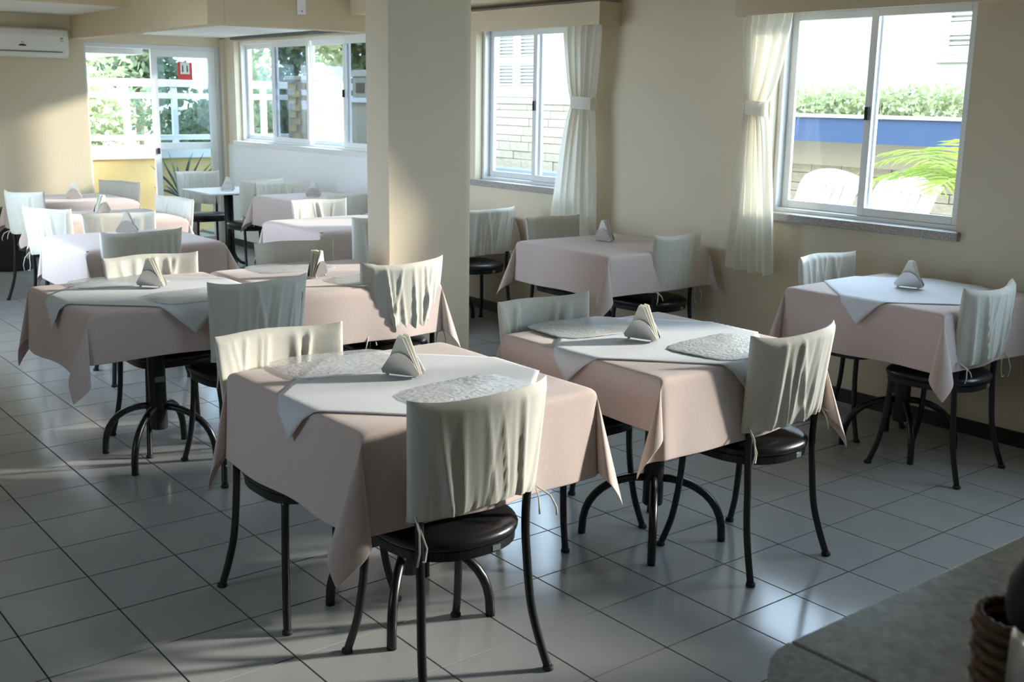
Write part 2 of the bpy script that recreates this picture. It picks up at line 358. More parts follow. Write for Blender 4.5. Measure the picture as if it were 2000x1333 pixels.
# ------------------------------------------------------------------ curtains and valances
def valance(x0, x1, label):
    e = empty('valance', (0, WT, 2.09)); tag(e, label, 'valance', 'valance boxes over the windows')
    MB().box(x0, x1, -.20, -.18, .012, .158).build('front_board', 'beam', e, bevel=.003)
    MB().box(x0, x0+.02, -.18, 0, .012, .158).build('end_board', 'beam', e); MB().box(x1-.02, x1, -.18, 0, .012, .158).build('end_board', 'beam', e)
    MB().box(x0+.02, x1-.02, -.18, 0, .14, .158).build('top_board', 'beam', e)
valance(.00, 1.63, 'beige valance box over the window with the plastic chairs outside')
valance(-2.85, -1.12, 'beige valance box over the window beside the pillar')
def curtain(y, top, tie, bot, ztop, ztie, zbot, pleats, label, seed):
    rr = random.Random(seed); ph = [rr.uniform(0, 6.28) for _ in range(4)]
    e = empty('curtain', (0, y, zbot)); tag(e, label, 'curtain', 'tied cream curtains')
    def lerp(a, b, t): return a+(b-a)*t
    def edges(z):
        if z > ztie+.035:
            t = (z-ztie-.035)/(ztop-ztie-.035); k = t**.62; return lerp(tie[0], top[0], k), lerp(tie[1], top[1], k)
        if z < ztie-.035:
            t = (ztie-.035-z)/(ztie-.035-zbot); k = t**.7; return lerp(tie[0], bot[0], k), lerp(tie[1], bot[1], k)
        return tie
    def fn(u, v):
        z = lerp(zbot+.012*math.sin(u*19+ph[0]), ztop, v); a, b = edges(z)
        wn = (b-a)/(bot[1]-bot[0])
        s = u+.012*math.sin(2*math.pi*pleats*u*1.0+ph[1])
        amp = .026*min(1.15, .75+.5*(1-wn)) * (.6 if z > ztop-.05 else 1)
        dep = amp*math.sin(2*math.pi*pleats*u+ph[1]+.6*math.sin(3*v+ph[2]))+.008*math.sin(2*math.pi*(pleats*.43)*u+ph[3]+2*v)
        return (lerp(a, b, s), dep-.02*(1-wn)*0, z-zbot)
    MB().grid(150, 60, fn).build('fabric', 'curtain', e, smooth=True)
    cx = (tie[0]+tie[1])/2; hw = (tie[1]-tie[0])/2+.012
    def band(u, v):
        a = 2*math.pi*u; return (cx+hw*math.cos(a)*(1), .044*math.sin(a), ztie-zbot-.04+.08*v-.006*math.cos(a))
    MB().grid(40, 6, band, closed_u=True).build('tie_band', 'curtain', e, smooth=True)
    MB().tube([(cx, .03, ztie-zbot), (cx-.01, .06, ztie-zbot+.01), (cx-.02, WT-y, ztie-zbot+.02)], .006).build('tie_cord', 'curtain', e, smooth=True)
curtain(4.30, (.00, .34), (.06, .185), (-.02, .32), 2.12, 1.60, .665, 6, 'cream curtain hanging free of the wall, tied at mid height, right of the pair', 3)
curtain(4.30, (-1.55, -1.16), (-1.45, -1.235), (-1.66, -1.165), 2.12, 1.61, .60, 6, 'cream curtain behind the napkin table, left of the pair', 5)

# ------------------------------------------------------------------ tables
def make_pedestal(tall=.735):
    e = empty('dining_table')
    MB().box(-.40, .40, -.40, .40, tall, tall+.03).build('tabletop', 'wood_top', e, bevel=.004)
    MB().box(-.17, .17, -.02, .02, tall-.02, tall).box(-.02, .02, -.17, .17, tall-.021, tall-.001).build('top_bracket', 'black_metal', e)
    MB().lathe([(.036, .135), (.039, .14), (.039, tall-.02)], 20).build('column', 'black_metal', e, smooth=False)
    MB().box(.034, .0405, -.022, .022, .36, .385).build('maker_plate', 'copper_label', e)
    for sx, sy in ((1, 1), (1, -1), (-1, 1), (-1, -1)):
        pts = []
        for k in range(11):
            a = R(90*k/10); q = .03+.235*math.sin(a); pts.append((sx*q*.7071, sy*q*.7071, .008+.232*math.cos(a)**.8 if k < 10 else .012))
        pts.append((sx*.265*.7071, sy*.265*.7071, 0))
        MB().tube(pts, .0155, 10).build('leg', 'black_metal', e, smooth=True)
    return e
table0 = make_pedestal(); index_kids()
used = [0]
def place_table(x, y, label, rz=0):
    o = table0 if not used[0] else copy_tree(table0)
    used[0] = 1; o.location = (x, y, 0); o.rotation_euler = (0, 0, rz); tag(o, label, 'table', 'black pedestal tables'); return o
H = .772; A = .402
def fold(d, r=.014, tilt=R(4)):
    if d <= 0: return 0.0, 0.0
    if d < r*math.pi/2: a = d/r; return r*math.sin(a), r*(1-math.cos(a))
    q = d-r*math.pi/2; return r+q*math.sin(tilt), r+q*math.cos(tilt)
def tablecloth(x, y, label, drops=(.30, .30, .30, .30), seed=0, fine=1, skew=None):
    """drops: -x, +x, -y, +y overhang in metres"""
    rr = random.Random(seed*11+5)
    W = {k: [(rr.uniform(7, 11), rr.uniform(0, 6.3), rr.uniform(.4, 1)), (rr.uniform(14, 20), rr.uniform(0, 6.3), rr.uniform(.2, .6)), (rr.uniform(2, 4), rr.uniform(0, 6.3), rr.uniform(.5, 1))] for k in range(4)}
    C = {(a, b): (rr.uniform(.09, .15), rr.uniform(.15, .24), rr.uniform(-.14, .14)) for a in (-1, 1) for b in (-1, 1)}
    if y > 3.5: C.update({(-1, 1): (.1, .04, -.1), (1, 1): (.1, .04, -.1)})
    if x < 1.6 and y < 1.2: C[(-1, -1)] = (.05, .13, .05)
    if skew: C.update(skew)
    def axis(d0, d1):
        n = 10*fine; m = 9*fine; o = [-A-d0*(1-k/m) for k in range(m)]
        o += [-A+2*A*k/n for k in range(n+1)]; o += [A+d1*(k+1)/m for k in range(m)]; return o
    us, vs_ = axis(drops[0], drops[1]), axis(drops[2], drops[3])
    def wave(k, s, d):
        f = max(0, 1-(abs(s)/A)**4); return sum(a*math.sin(fr*s+p) for fr, p, a in W[k])*.015*min(1, d/.25)*f
    P = []
    for v in vs_:
        for u in us:
            su = 1 if u > 0 else -1; sv = 1 if v > 0 else -1
            du = max(0, abs(u)-A); dv = max(0, abs(v)-A)
            if du == 0 and dv == 0:
                P.append((u, v, H+.0012*math.sin(9*u+seed)*math.sin(8*v+2*seed)))
            elif dv == 0:
                o_, dn = fold(du); P.append((su*(A+o_+wave(0 if su < 0 else 1, v, du)), v, H-dn))
            elif du == 0:
                o_, dn = fold(dv); P.append((u, sv*(A+o_+wave(2 if sv < 0 else 3, u, dv)), H-dn))
            else:
                r_ = math.hypot(du, dv); th = math.atan2(dv, du); ph = 4*th; a, b, s = C[(su, sv)]
                o_, dn = fold(r_); lo = a*(1-math.cos(ph)); ls = b*math.sin(ph)+s*(1-math.cos(ph)); ang = math.hypot(lo, ls)
                q = max(0, r_-.012)
                hu = o_*math.cos(th)+q*(lo-ls)*.7071; hv = o_*math.sin(th)+q*(lo+ls)*.7071
                P.append((su*(A+hu), sv*(A+hv), H-dn*math.cos(min(1.2, ang))))
    n = len(us); mb = MB()
    mb.add(P, [(j*n+i, j*n+i+1, (j+1)*n+i+1, (j+1)*n+i) for j in range(len(vs_)-1) for i in range(n-1)])
    o = mb.build('tablecloth', 'pink_cloth', None, smooth=True, solid=.0022); o.location = (x, y, 0)
    ss = o.modifiers.new('sub', 'SUBSURF'); ss.levels = ss.render_levels = 1
    return tag(o, label, 'tablecloth', 'dusty pink tablecloths')
def overlay(x, y, label, half=.51, rz=0.0, off=(0, 0), seed=1):
    n = 41; P = []; ph = seed*1.7
    for j in range(n):
        for i in range(n):
            a = (i/(n-1)-.5)*2; b = (j/(n-1)-.5)*2
            u, v = (a-b)*half/2, (a+b)*half/2
            u, v = u*math.cos(rz)-v*math.sin(rz)+off[0], u*math.sin(rz)+v*math.cos(rz)+off[1]
            su = 1 if u > 0 else -1; sv = 1 if v > 0 else -1
            du = max(0, abs(u)-A); dv = max(0, abs(v)-A)
            ou, dn = fold(du, .019, R(5)); ov, dn2 = fold(dv, .019, R(5))
            z = H+.0042-dn-dn2+.0012*math.sin(14*u+ph)*math.sin(11*v+ph)
            lift = .012 if (dn+dn2) > .0 else 0
            P.append((su*(min(abs(u), A)+ou+(lift if dn > .02 else 0)), sv*(min(abs(v), A)+ov+(lift if dn2 > .02 else 0)), z))
    mb = MB().add(P, [(j*n+i, j*n+i+1, (j+1)*n+i+1, (j+1)*n+i) for j in range(n-1) for i in range(n-1)])
    o = mb.build('overlay_cloth', 'white_cloth', None, smooth=True, solid=.0015); o.location = (x, y, 0)
    return tag(o, label, 'tablecloth', 'white overlay cloths')
def placemat(x, y, rz, label, m='mat_plastic', a=.21, b=.155, z=H+.0075):
    n = 72; ring = []
    for k in range(n):
        t = 2*math.pi*k/n; c, s = math.cos(t), math.sin(t)
        q = (abs(c)**4.5+abs(s)**4.5)**(-1/4.5)*(1+.016*math.sin(24*t)); ring.append((a*q*c, b*q*s))
    mb = MB(); P = []
    lv = [1.0, .97, .8, .76, .5, .46, .0]; hh = [0, .0018, .001, .0022, .001, .0018, .001]
    for f_, h in zip(lv[:-1], hh[:-1]): P += [(p[0]*f_, p[1]*f_, h+.0012*math.sin(5*p[0]/a+3*p[1]/b)) for p in ring]
    P.append((0, 0, .001))
    F = [(l*n+k, l*n+(k+1) % n, (l+1)*n+(k+1) % n, (l+1)*n+k) for l in range(len(lv)-2) for k in range(n)]
    F += [((len(lv)-2)*n+k, (len(lv)-2)*n+(k+1) % n, (len(lv)-1)*n) for k in range(n)]
    o = mb.add(P, F).build('placemat', m, None, smooth=True, solid=.001); o.location = (x, y, z); o.rotation_euler = (0, 0, rz)
    return tag(o, label, 'placemat', 'lacy placemats')
def make_holder():
    e = empty('napkin_holder')
    out = [(-.062, 0), (.062, 0), (.066, .012), (.036, .054), (.022, .066), (0, .072), (-.022, .066), (-.036, .054), (-.066, .012)]
    for s in (-1, 1):
        o = MB().prism(out, -.0008, .0008, 'y').build('side_plate', 'steel', e); o.location = (0, s*.019, .008); o.rotation_euler = (R(-7*s), 0, 0)
    MB().box(-.06, .06, -.019, .019, .007, .0085).build('base_plate', 'steel', e)
    for sx in (-.048, .048):
        for sy in (-.014, .014): MB().lathe([(.001, 0), (.006, .002), (.007, .005), (.004, .0075)], 8, (sx, sy, 0)).build('foot', 'steel', e, smooth=True)
    return e
holder0 = make_holder()
def make_napkins(tri=True):
    e = empty('napkin_stack')
    for k in range(7):
        t = (k-3)/3; h = .118 if tri else .1
        o = MB().prism([(-.062, 0), (.062, 0), (.012, h), (-.006, h+.004)] if tri else [(-.06, 0), (.06, 0), (.055, h*.7), (.02, h), (-.03, h), (-.055, h*.7)], -.0009, .0009, 'y').build('napkin', 'paper', e)
        o.location = (.003*math.sin(k*2.1), t*.011, 0); o.rotation_euler = (R(-7*t), R(2.5*math.sin(k*1.7)), R(3*math.sin(k*3.1)))
    return e
nap0 = make_napkins(); index_kids()
hused = [0]
def napkins(x, y, rz, where, z=H+.005):
    h = holder0 if not hused[0] else copy_tree(holder0); s = nap0 if not hused[0] else copy_tree(nap0); hused[0] = 1
    h.location = (x, y, z); h.rotation_euler = (0, 0, rz); tag(h, 'steel napkin holder '+where, 'napkin holder', 'napkin holders')
    s.location = (x, y, z+.0092); s.rotation_euler = (0, 0, rz); tag(s, 'folded paper napkins in the holder '+where, 'napkins', 'napkin stacks')

TB = [ # x, y, description of the table, drops(-x,+x,-y,+y), seed, fine
 (1.49, 1.06, 'nearest table, in the foreground', (.285, .285, .29, .27), 1, 2),
 (-.50, 1.00, 'left middle table with its pedestal in full view', (.25, .21, .29, .2), 2, 2),
 (1.52, 2.14, 'table right of the nearest one', (.27, .28, .19, .26), 3, 2),
 (1.43, 3.93, 'table under the right window', (.27, .27, .27, .2), 4, 2),
 (-.60, 3.90, 'table between the two curtains', (.27, .24, .25, .2), 5, 2),
 (-.50, 1.86, 'table pushed against the left middle one', (.24, .27, .16, .26), 6, 1),
 (-2.35, 1.58, 'far left table with a tent-shaped napkin holder', (.25, .27, .27, .26), 7, 1),
 (-2.45, 3.10, 'sunlit table just left of the pillar', (.25, .27, .27, .26), 8, 1),
 (-4.33, 3.92, 'table against the bright wall below the long window', (.25, .27, .27, .2), 9, 1),
 (-5.15, 2.08, 'farthest table, below the air conditioner', (.25, .25, .27, .26), 10, 1),
 (-3.70, 1.90, 'second farthest table on the left', (.25, .25, .27, .26), 11, 1),
 (-2.52, 3.94, 'table hidden behind the pillar', (.25, .27, .25, .2), 12, 1)]
for (x, y, d, dr, sd_, fi) in TB:
    place_table(x, y, 'black four-footed pedestal table, the '+d)
    tablecloth(x, y, 'dusty pink cloth over the '+d, dr, sd_, fi)
overlay(1.50, 1.06, 'white overlay cloth on the nearest table', .52, R(1), (.03, 0), 1)
overlay(-.50, 1.00, 'white overlay cloth on the left middle table', .54, R(2), (0, 0), 2)
overlay(1.52, 2.14, 'white overlay cloth on the table right of the nearest one', .52, R(-2), (.0, 0), 3)
overlay(1.43, 3.93, 'white overlay cloth on the table under the right window', .53, R(1), (.0, 0), 4)
placemat(1.20, .98, R(84), 'clear lacy placemat at the far side of the nearest table')
placemat(1.74, 1.12, R(97), 'clear lacy placemat by the near chair of the nearest table')
placemat(1.22, 2.05, R(86), 'grey placemat at the far side of the table right of the nearest one', 'mat_gray')
placemat(1.76, 2.24, R(97), 'grey placemat by the near chair of the table right of the nearest one', 'mat_gray')
placemat(-.78, .95, R(88), 'clear lacy placemat at the far side of the left middle table')
placemat(-.25, 1.10, R(95), 'clear lacy placemat at the near side of the left middle table')
placemat(-.77, 1.82, R(85), 'crumpled clear placemat at the far side of the table behind the left middle one', z=H+.003)
placemat(-.24, 1.98, R(96), 'crumpled clear placemat at the near side of the table behind the left middle one', z=H+.003)
for x, y, rz, wh in [(1.46, 1.06, 30, 'on the nearest table'), (1.51, 2.06, 18, 'on the table right of the nearest one'), (1.40, 3.95, 15, 'on the table under the right window'),
    (-.71, 3.94, 10, 'on the table between the two curtains'), (-.55, 1.02, 38, 'on the left middle table'), (-.43, 1.79, 125, 'on the table pushed against the left middle one'),
    (-2.58, 1.63, 62, 'on the far left table'), (-5.07, 2.08, 55, 'on the farthest table'), (-3.85, 1.90, 120, 'on the second farthest left table'), (-4.30, 3.86, 55, 'on the table by the bright wall')]:
    napkins(x, y, R(rz), wh, H+(.0085 if (x, y) in ((1.46, 1.06), (1.51, 2.06), (1.40, 3.95), (-.55, 1.02)) else .0032))
# bare bistro table by the glass door
bt = empty('bistro_table', (-5.78, 3.74, 0)); tag(bt, 'bare black table on four bundled tubes by the glass door', 'table')
MB().box(-.33, .33, -.33, .33, .712, .73).build('tabletop', 'white_paint', bt, bevel=.006)
MB().box(-.2, .2, -.02, .02, .694, .712).box(-.02, .02, -.2, .2, .693, .711).build('top_bracket', 'black_metal', bt)
for sx, sy in ((1, 0), (-1, 0), (0, 1), (0, -1)):
    c_, s_ = math.cos(R(45)), math.sin(R(45)); dx, dy = sx*c_-sy*s_, sx*s_+sy*c_
    MB().tube([(dx*.03, dy*.03, .70), (dx*.03, dy*.03, .2), (dx*.036, dy*.036, .12), (dx*.06, dy*.06, .07), (dx*.10, dy*.10, .035), (dx*.16, dy*.16, .0165)], .0155, 10).build('leg', 'black_metal', bt, smooth=True)
napkins(-5.70, 3.70, R(60), 'on the bare table by the glass door', .7315)

# ------------------------------------------------------------------ chairs
def cover_mesh(seed):
    rr = random.Random(seed)
    ridges = [(rr.uniform(-.85, .95), rr.uniform(.02, .05), rr.uniform(.35, 1)*rr.choice((1, 1, -.6)), rr.uniform(-.25, .25), rr.uniform(.25, 1.1)) for _ in range(12)]
    iri = [(rr.uniform(-.8, .8), rr.uniform(.025, .07), rr.uniform(.4, 1.1), rr.uniform(-.3, .3), rr.uniform(.1, .6)) for _ in range(7)]
    ph = rr.uniform(0, 6); nu, nv = 64, 26
    def P(u, t):
        if u < .5: s = -1+4*u; side = 1
        else: s = 1-4*(u-.5); side = -1
        hw = .215+.018*t; z1 = .868+.012*abs(s)**5+.004*math.sin(3*s+ph); z0 = .548+.012*math.sin(2.2*s+ph)-.008*abs(s)**4
        z = z0+(z1-z0)*t; xm = .205+.03*t-.065*s*s
        th = .022*math.sqrt(max(0, 1-abs(s)**7))*(1 if t < .9 else math.sqrt(max(0, 1-((t-.9)/.1)**3)))
        wr = 0
        for (sk, wd, am, tl, pw) in (ridges if side > 0 else iri):
            wr += am*math.exp(-((s-sk-tl*(t-.3))/wd)**2)*(1-t)**pw
        wr = wr*.016*min(1, 6*(1-abs(s)))*(1 if t < .93 else 0)
        g = .0028*math.sin(58*s+ph)*math.exp(-t/.1)*min(1, 5*(1-abs(s)))
        pin = -.006*math.exp(-t/.05)
        return (xm+side*(th+wr+g+pin), hw*s, z)
    mb = MB().grid(nu*2, nv, lambda a, b: P(a, b), closed_u=True)
    return mb.mesh('back_cover', 'linen', True)
covers = [cover_mesh(s) for s in (1, 2, 3, 4)]
def seat_pts(a, f=1.0):
    c, s = math.cos(a), math.sin(a); e = 4.2 if c < 0 else 2.3
    q = (abs(c)**e+abs(s)**e)**(-1/e); return .205*q*c*f, .205*q*s*f
def ring_mesh(prof, seg=48):
    mb = MB(); vs_ = []; n = len(prof)
    for f_, z in prof: vs_ += [(*seat_pts(2*math.pi*k/seg, f_), z) for k in range(seg)]
    fs = [(i*seg+k, i*seg+(k+1) % seg, (i+1)*seg+(k+1) % seg, (i+1)*seg+k) for i in range(n-1) for k in range(seg)]
    fs += [tuple(range(seg))[::-1], tuple(range((n-1)*seg, n*seg))]
    return mb.add(vs_, fs)
seat_me = ring_mesh([(.96, .430), (1.0, .437), (1.01, .448), (.98, .460), (.9, .468), (.6, .473), (.2, .474)]).mesh('seat', 'vinyl', True)
pan_me = ring_mesh([(.93, .402), (.97, .404), (.975, .43), (.9, .431)]).mesh('seat_frame', 'black_metal', False)
def leg_me(front, s):
    if front: pts = [(-.155, s*.165, .41), (-.157, s*.168, .32), (-.165, s*.174, .22), (-.18, s*.183, .12), (-.2, s*.193, .05), (-.215, s*.20, .006)]
    else: pts = [(.188, s*.188, .80), (.158, s*.186, .6), (.152, s*.182, .45), (.160, s*.184, .33), (.172, s*.191, .2), (.195, s*.203, .1), (.225, s*.218, .006)]
    # smooth
    q = []
    for i in range(len(pts)-1):
        p0, p1, p2, p3 = [Vector(pts[max(0, min(len(pts)-1, i+k))]) for k in (-1, 0, 1, 2)]
        for k in range(4):
            t = k/4; q.append(.5*((2*p1)+(p2-p0)*t+(2*p0-5*p1+4*p2-p3)*t*t+(-p0+3*p1-3*p2+p3)*t**3))
    q.append(Vector(pts[-1]))
    return MB().tube(q, .0125, 10).mesh('leg', 'black_metal', True), pts[-1]
legs = [leg_me(f, s) for f in (True, False) for s in (-1, 1)]
foot_me = MB().lathe([(.015, 0), (.017, .003), (.016, .012), (.013, .014)], 12).mesh('foot_cap', 'rubber', True)
def tie_me(s, v):
    a = (.165, s*.205, .555); mb = MB()
    if v == 0: mb.tube([a, (.20, s*.215, .52), (.212, s*.222, .47), (.205, s*.225, .43)], .0028, 6); mb.tube([a, (.18, s*.195, .51), (.187, s*.182, .465), (.19, s*.19, .43), (.195, s*.2, .435)], .0028, 6)
    else: mb.tube([a, (.215, s*.22, .535), (.225, s*.235, .5), (.222, s*.24, .475)], .0028, 6); mb.tube([a, (.2, s*.19, .53), (.215, s*.18, .51), (.22, s*.178, .49)], .0028, 6)
    return mb.mesh('tie', 'linen', True)
ties = {(s, v): tie_me(s, v) for s in (-1, 1) for v in (0, 1)}
label_me = MB().box(.198, .2, .028, .055, .409, .425).mesh('maker_plate', 'copper_label')
def make_chair(cv, near=True):
    e = empty('dining_chair')
    link('seat', seat_me, e); link('seat_frame', pan_me, e)
    for (me, ft) in legs:
        l = link('leg', me, e); link('foot_cap', foot_me, l, (ft[0], ft[1], 0))
    c = link('back_cover', covers[cv], e)
    for s in (-1, 1): link('tie', ties[(s, (cv+(s > 0)) % 2)], c)
    if near: link('maker_plate', label_me, e)
    return e
protos = [make_chair(k) for k in range(4)]; index_kids(); pu = [0]*4
CH = [(1.83, .955, 0, 0, 'cream-covered chair nearest the camera, back turned, ties hanging'),
 (1.19, .865, 180, 1, 'cream-covered chair at the far side of the nearest table'),
 (1.81, 2.315, 1, 2, 'cream-covered chair with fully visible black seat, right of the nearest chair'),
 (1.22, 1.98, 180, 3, 'cream-covered chair at the far side of the table right of the nearest one'),
 (1.69, 3.81, 4, 3, 'cream-covered chair at the right picture edge, near side of the window table'),
 (1.05, 4.03, 180, 0, 'pale bluish-lit covered chair under the window sill at the right'),
 (-.37, 4.03, 7, 1, 'covered chair with hanging ties between the two curtains, near side'),
 (-1.10, 4.00, 180, 2, 'covered chair in front of the left curtain'),
 (-.28, 2.07, 0, 3, 'covered chair standing in front of the pillar'),
 (-.83, 1.965, 180, 1, 'half-lit covered chair at the far side of the table beside the pillar'),
 (-.17, 1.27, 2, 2, 'covered chair directly behind the nearest table, back turned'),
 (-.72, 1.15, 180, 0, 'covered chair at the far side of the left middle table'),
 (-2.06, 1.48, -3, 1, 'covered chair with its back turned at the far left table'),
 (-2.67, 1.66, 175, 3, 'bright white-lit covered chair at the far side of the far left table'),
 (-2.05, 3.06, 0, 0, 'covered chair half hidden by the left side of the pillar'),
 (-2.91, 3.25, 180, 2, 'bright covered chair at the sunlit table left of the pillar'),
 (-3.77, 3.82, 2, 3, 'grey-shaded covered chair against the bright wall, next to the pillar'),
 (-4.64, 3.80, 180, 0, 'covered chair at the far side of the table by the bright wall'),
 (-2.12, 3.98, -4, 2, 'covered chair peeking out right of the pillar'),
 (-6.22, 3.70, 182, 1, 'white-lit covered chair in front of the glass door'),
 (-5.30, 3.76, 6, 2, 'covered chair with its back turned at the bare table'),
 (-3.52, 1.56, -66, 0, 'covered chair at the left picture edge turned to the second farthest table'),
 (-3.72, 2.24, 104, 1, 'covered chair seen edge-on at the right of the second farthest table'),
 (-4.86, 1.78, -68, 3, 'farthest covered chair at the left picture edge'),
 (-5.38, 2.44, 118, 2, 'small farthest covered chair against the yellow parapet')]
for x, y, rz, v, lab in CH:
    o = protos[v] if not pu[v] else copy_tree(protos[v]); pu[v] = 1
    o.location = (x, y, 0); o.rotation_euler = (0, 0, R(rz)); tag(o, lab, 'chair', 'black chairs with cream slipcovers')
# black bin at the left edge
bn = empty('waste_bin', (-6.62, 1.95, 0)); tag(bn, 'tall black bin at the left picture edge', 'bin')
MB().lathe([(.17, 0), (.18, .02), (.19, .5), (.19, .52)], 28).build('body', 'dark_plastic', bn, smooth=False)
MB().lathe([(.197, .5), (.2, .53), (.18, .56), (.1, .575)], 28).build('lid', 'dark_plastic', bn, smooth=True)
MB().box(.185, .196, .0, .05, .36, .40).build('badge', 'steel', bn)

# ------------------------------------------------------------------ counter in the foreground
ct = empty('counter', (3.43, .43, 0)); tag(ct, 'grey speckled stone counter in the right foreground corner', 'counter')
MB().box(0, .62, .0, 2.2, .87, .9).build('stone_slab', 'counter_stone', ct, bevel=.003)
endp = [(.62, -.004), (0.0, -.004)]+[(.30-.30*math.cos(R(a)), -.004-.19*math.sin(R(a))) for a in range(9, 91, 9)]+[(.62, -.194)]
MB().prism([(a, b) for a, b in endp][::-1], .868, .899).build('rounded_end_slab', 'counter_edge', ct)
MB().box(.08, .6, -.08, 2.15, .0, .87).build('base', 'cream_wall', ct)
bk = empty('wicker_basket', (3.735, .455, .9)); tag(bk, 'small brown wicker basket on the counter', 'basket')
mb = MB()
for k in range(9):
    z = .012+.0155*k; rr_ = .042+.0008*k
    mb.tube([(rr_*(1+.05*math.sin(9*t+k*math.pi))*math.cos(t), rr_*(1+.05*math.sin(9*t+k*math.pi))*math.sin(t), z) for t in [2*math.pi*q/36 for q in range(37)]], .0085, 6, cap=False)
mb.build('woven_wall', 'wicker', bk, smooth=True)
for k in range(9):
    t = 2*math.pi*k/9; MB().tube([(.042*math.cos(t), .042*math.sin(t), 0), (.051*math.cos(t), .051*math.sin(t), .145)], .0035, 6).build('stake', 'wicker', bk, smooth=True)
mb = MB()
for q0 in (0, math.pi): mb.tube([(.05*math.cos(t), .05*math.sin(t), .148+.003*math.sin(12*t+q0)) for t in [2*math.pi*q/48 for q in range(49)]], .005, 6, cap=False)
mb.build('braided_rim', 'wicker', bk, smooth=True)
MB().lathe([(.001, 0), (.04, .0), (.04, .006)], 20).build('bottom', 'wicker', bk)
th = empty('thermos', (3.80, .38, .9)); tag(th, 'steel thermos flask with a black domed lid beside the basket', 'thermos')
MB().lathe([(.038, 0), (.04, .004), (.04, .17), (.036, .185)], 28).build('body', 'steel', th, smooth=True)
MB().lathe([(.037, .183), (.046, .19), (.05, .21), (.048, .235), (.036, .258), (.015, .27), (.001, .272)], 28).build('lid', 'dark_plastic', th, smooth=True)
gb = empty('glass_bowl', (3.66, .87, .9)); tag(gb, 'clear glass bowl at the right picture edge of the counter', 'bowl')
MB().grid(28, 10, lambda u, v: ((.025+.045*math.sin(v*1.5))*math.cos(6.283*u), (.025+.045*math.sin(v*1.5))*math.sin(6.283*u), .004+.06*v*v), closed_u=True).build('bowl_wall', 'bowl_glass', gb, smooth=True, solid=.003)
MB().lathe([(.03, 0), (.028, .004)], 24).build('foot_ring', 'bowl_glass', gb)

# ------------------------------------------------------------------ outside: yard, facing building
gz = .12
g1 = MB().box(-14, 14, WT+.2, 16, -.1, .02); tag(g1.build('yard_ground', 'ground'), 'pale paved yard outside the windows', 'ground', kind='structure')
tag(MB().box(-22, XF-.2, -8, WT+.2, -.1, -.01).box(-22, -14, WT+.2, 16, -.1, -.01).build('terrace_ground', 'ground'), 'pale terrace paving outside the glass door', 'ground', kind='structure')
tag(MB().box(XF-.2, 16, -14, YL-.2, -.1, -.01).build('garden_ground', 'ground'), 'pale paving on the sunny side of the building', 'ground', kind='structure')
FY = 9.3
fc = empty('facing_building', (0, FY, 0)); tag(fc, 'cream building with white louvred shutters across the yard', 'building')
MB().box(-9.5, 1.6, 0, .3, 0, 2.66).build('wall', 'facade', fc)
MB().box(-9.5, -5.0, -.13, 0, 1.56, 1.64).build('ledge', 'facade', fc)
def shutter_pair(x0, x1, z0, z1):
    wf = MB().box(x0-.07, x1+.07, -.04, 0, z0-.07, z0).box(x0-.07, x1+.07, -.04, 0, z1, z1+.07).box(x0-.07, x0, -.04, 0, z0, z1).box(x1, x1+.07, -.04, 0, z0, z1).build('window_surround', 'facade', fc)
    mid = (x0+x1)/2
    for a, b in ((x0, mid-.01), (mid+.01, x1)):
        st = .07; zm = (z0+z1)/2
        s = MB(); s.box(a, a+st, -.05, -.015, z0, z1); s.box(b-st, b, -.05, -.015, z0, z1)
        for c0, c1 in ((z0, z0+.08), (zm-.06, zm+.06), (z1-.08, z1)): s.box(a+st, b-st, -.05, -.015, c0, c1)
        so = s.build('shutter', 'shutter', fc)
        nsl = 0
        for c0, c1 in ((z0+.08, zm-.06), (zm+.06, z1-.08)):
            k = int((c1-c0)/.042)
            for q in range(k):
                zz = c0+(q+.5)*(c1-c0)/k
                key = round(b-a-2*st, 3)
                if key not in SLAT: SLAT[key] = MB().add([(-key/2, -.018, -.014), (key/2, -.018, -.014), (key/2, .012, .012), (-key/2, .012, .012), (-key/2, -.018, -.009), (key/2, -.018, -.009), (key/2, .012, .017), (-key/2, .012, .017)], [(0,3,2,1),(4,5,6,7),(0,1,5,4),(1,2,6,5),(2,3,7,6),(3,0,4,7)]).mesh('slat', 'shutter')
                link('slat', SLAT[key], so, ((a+b)/2, -.033, zz))
SLAT = {}
shutter_pair(-8.75, -7.8, 1.72, 2.56)
shutter_pair(-1.75, -.9, 2.10, 2.58)
# stone cladding, single stones
rs = random.Random(4)
clad = MB().box(-9.5, 1.6, -.10, 0, 0, 1.56).build('stone_plinth', 'mortar', fc)
SM = [MB().box(-.5, .5, -.5, .5, -.5, .5).mesh('stone', 'stone')]
for (xa, xb, za, zb) in ((-9.3, -6.2, .35, 1.54), (-4.7, -1.0, .35, 1.26)):
    z = za
    while z < zb-.05:
        hh_ = min(rs.choice((.09, .11, .13)), zb-z); x = xa-rs.uniform(0, .2)
        while x < xb:
            ww = rs.uniform(.24, .5); o = link('stone', SM[0], clad, (x+ww/2, -.115+rs.uniform(-.012, .008), z+hh_/2)); o.scale = (ww-.008, .05, hh_-.008); x += ww
        z += hh_
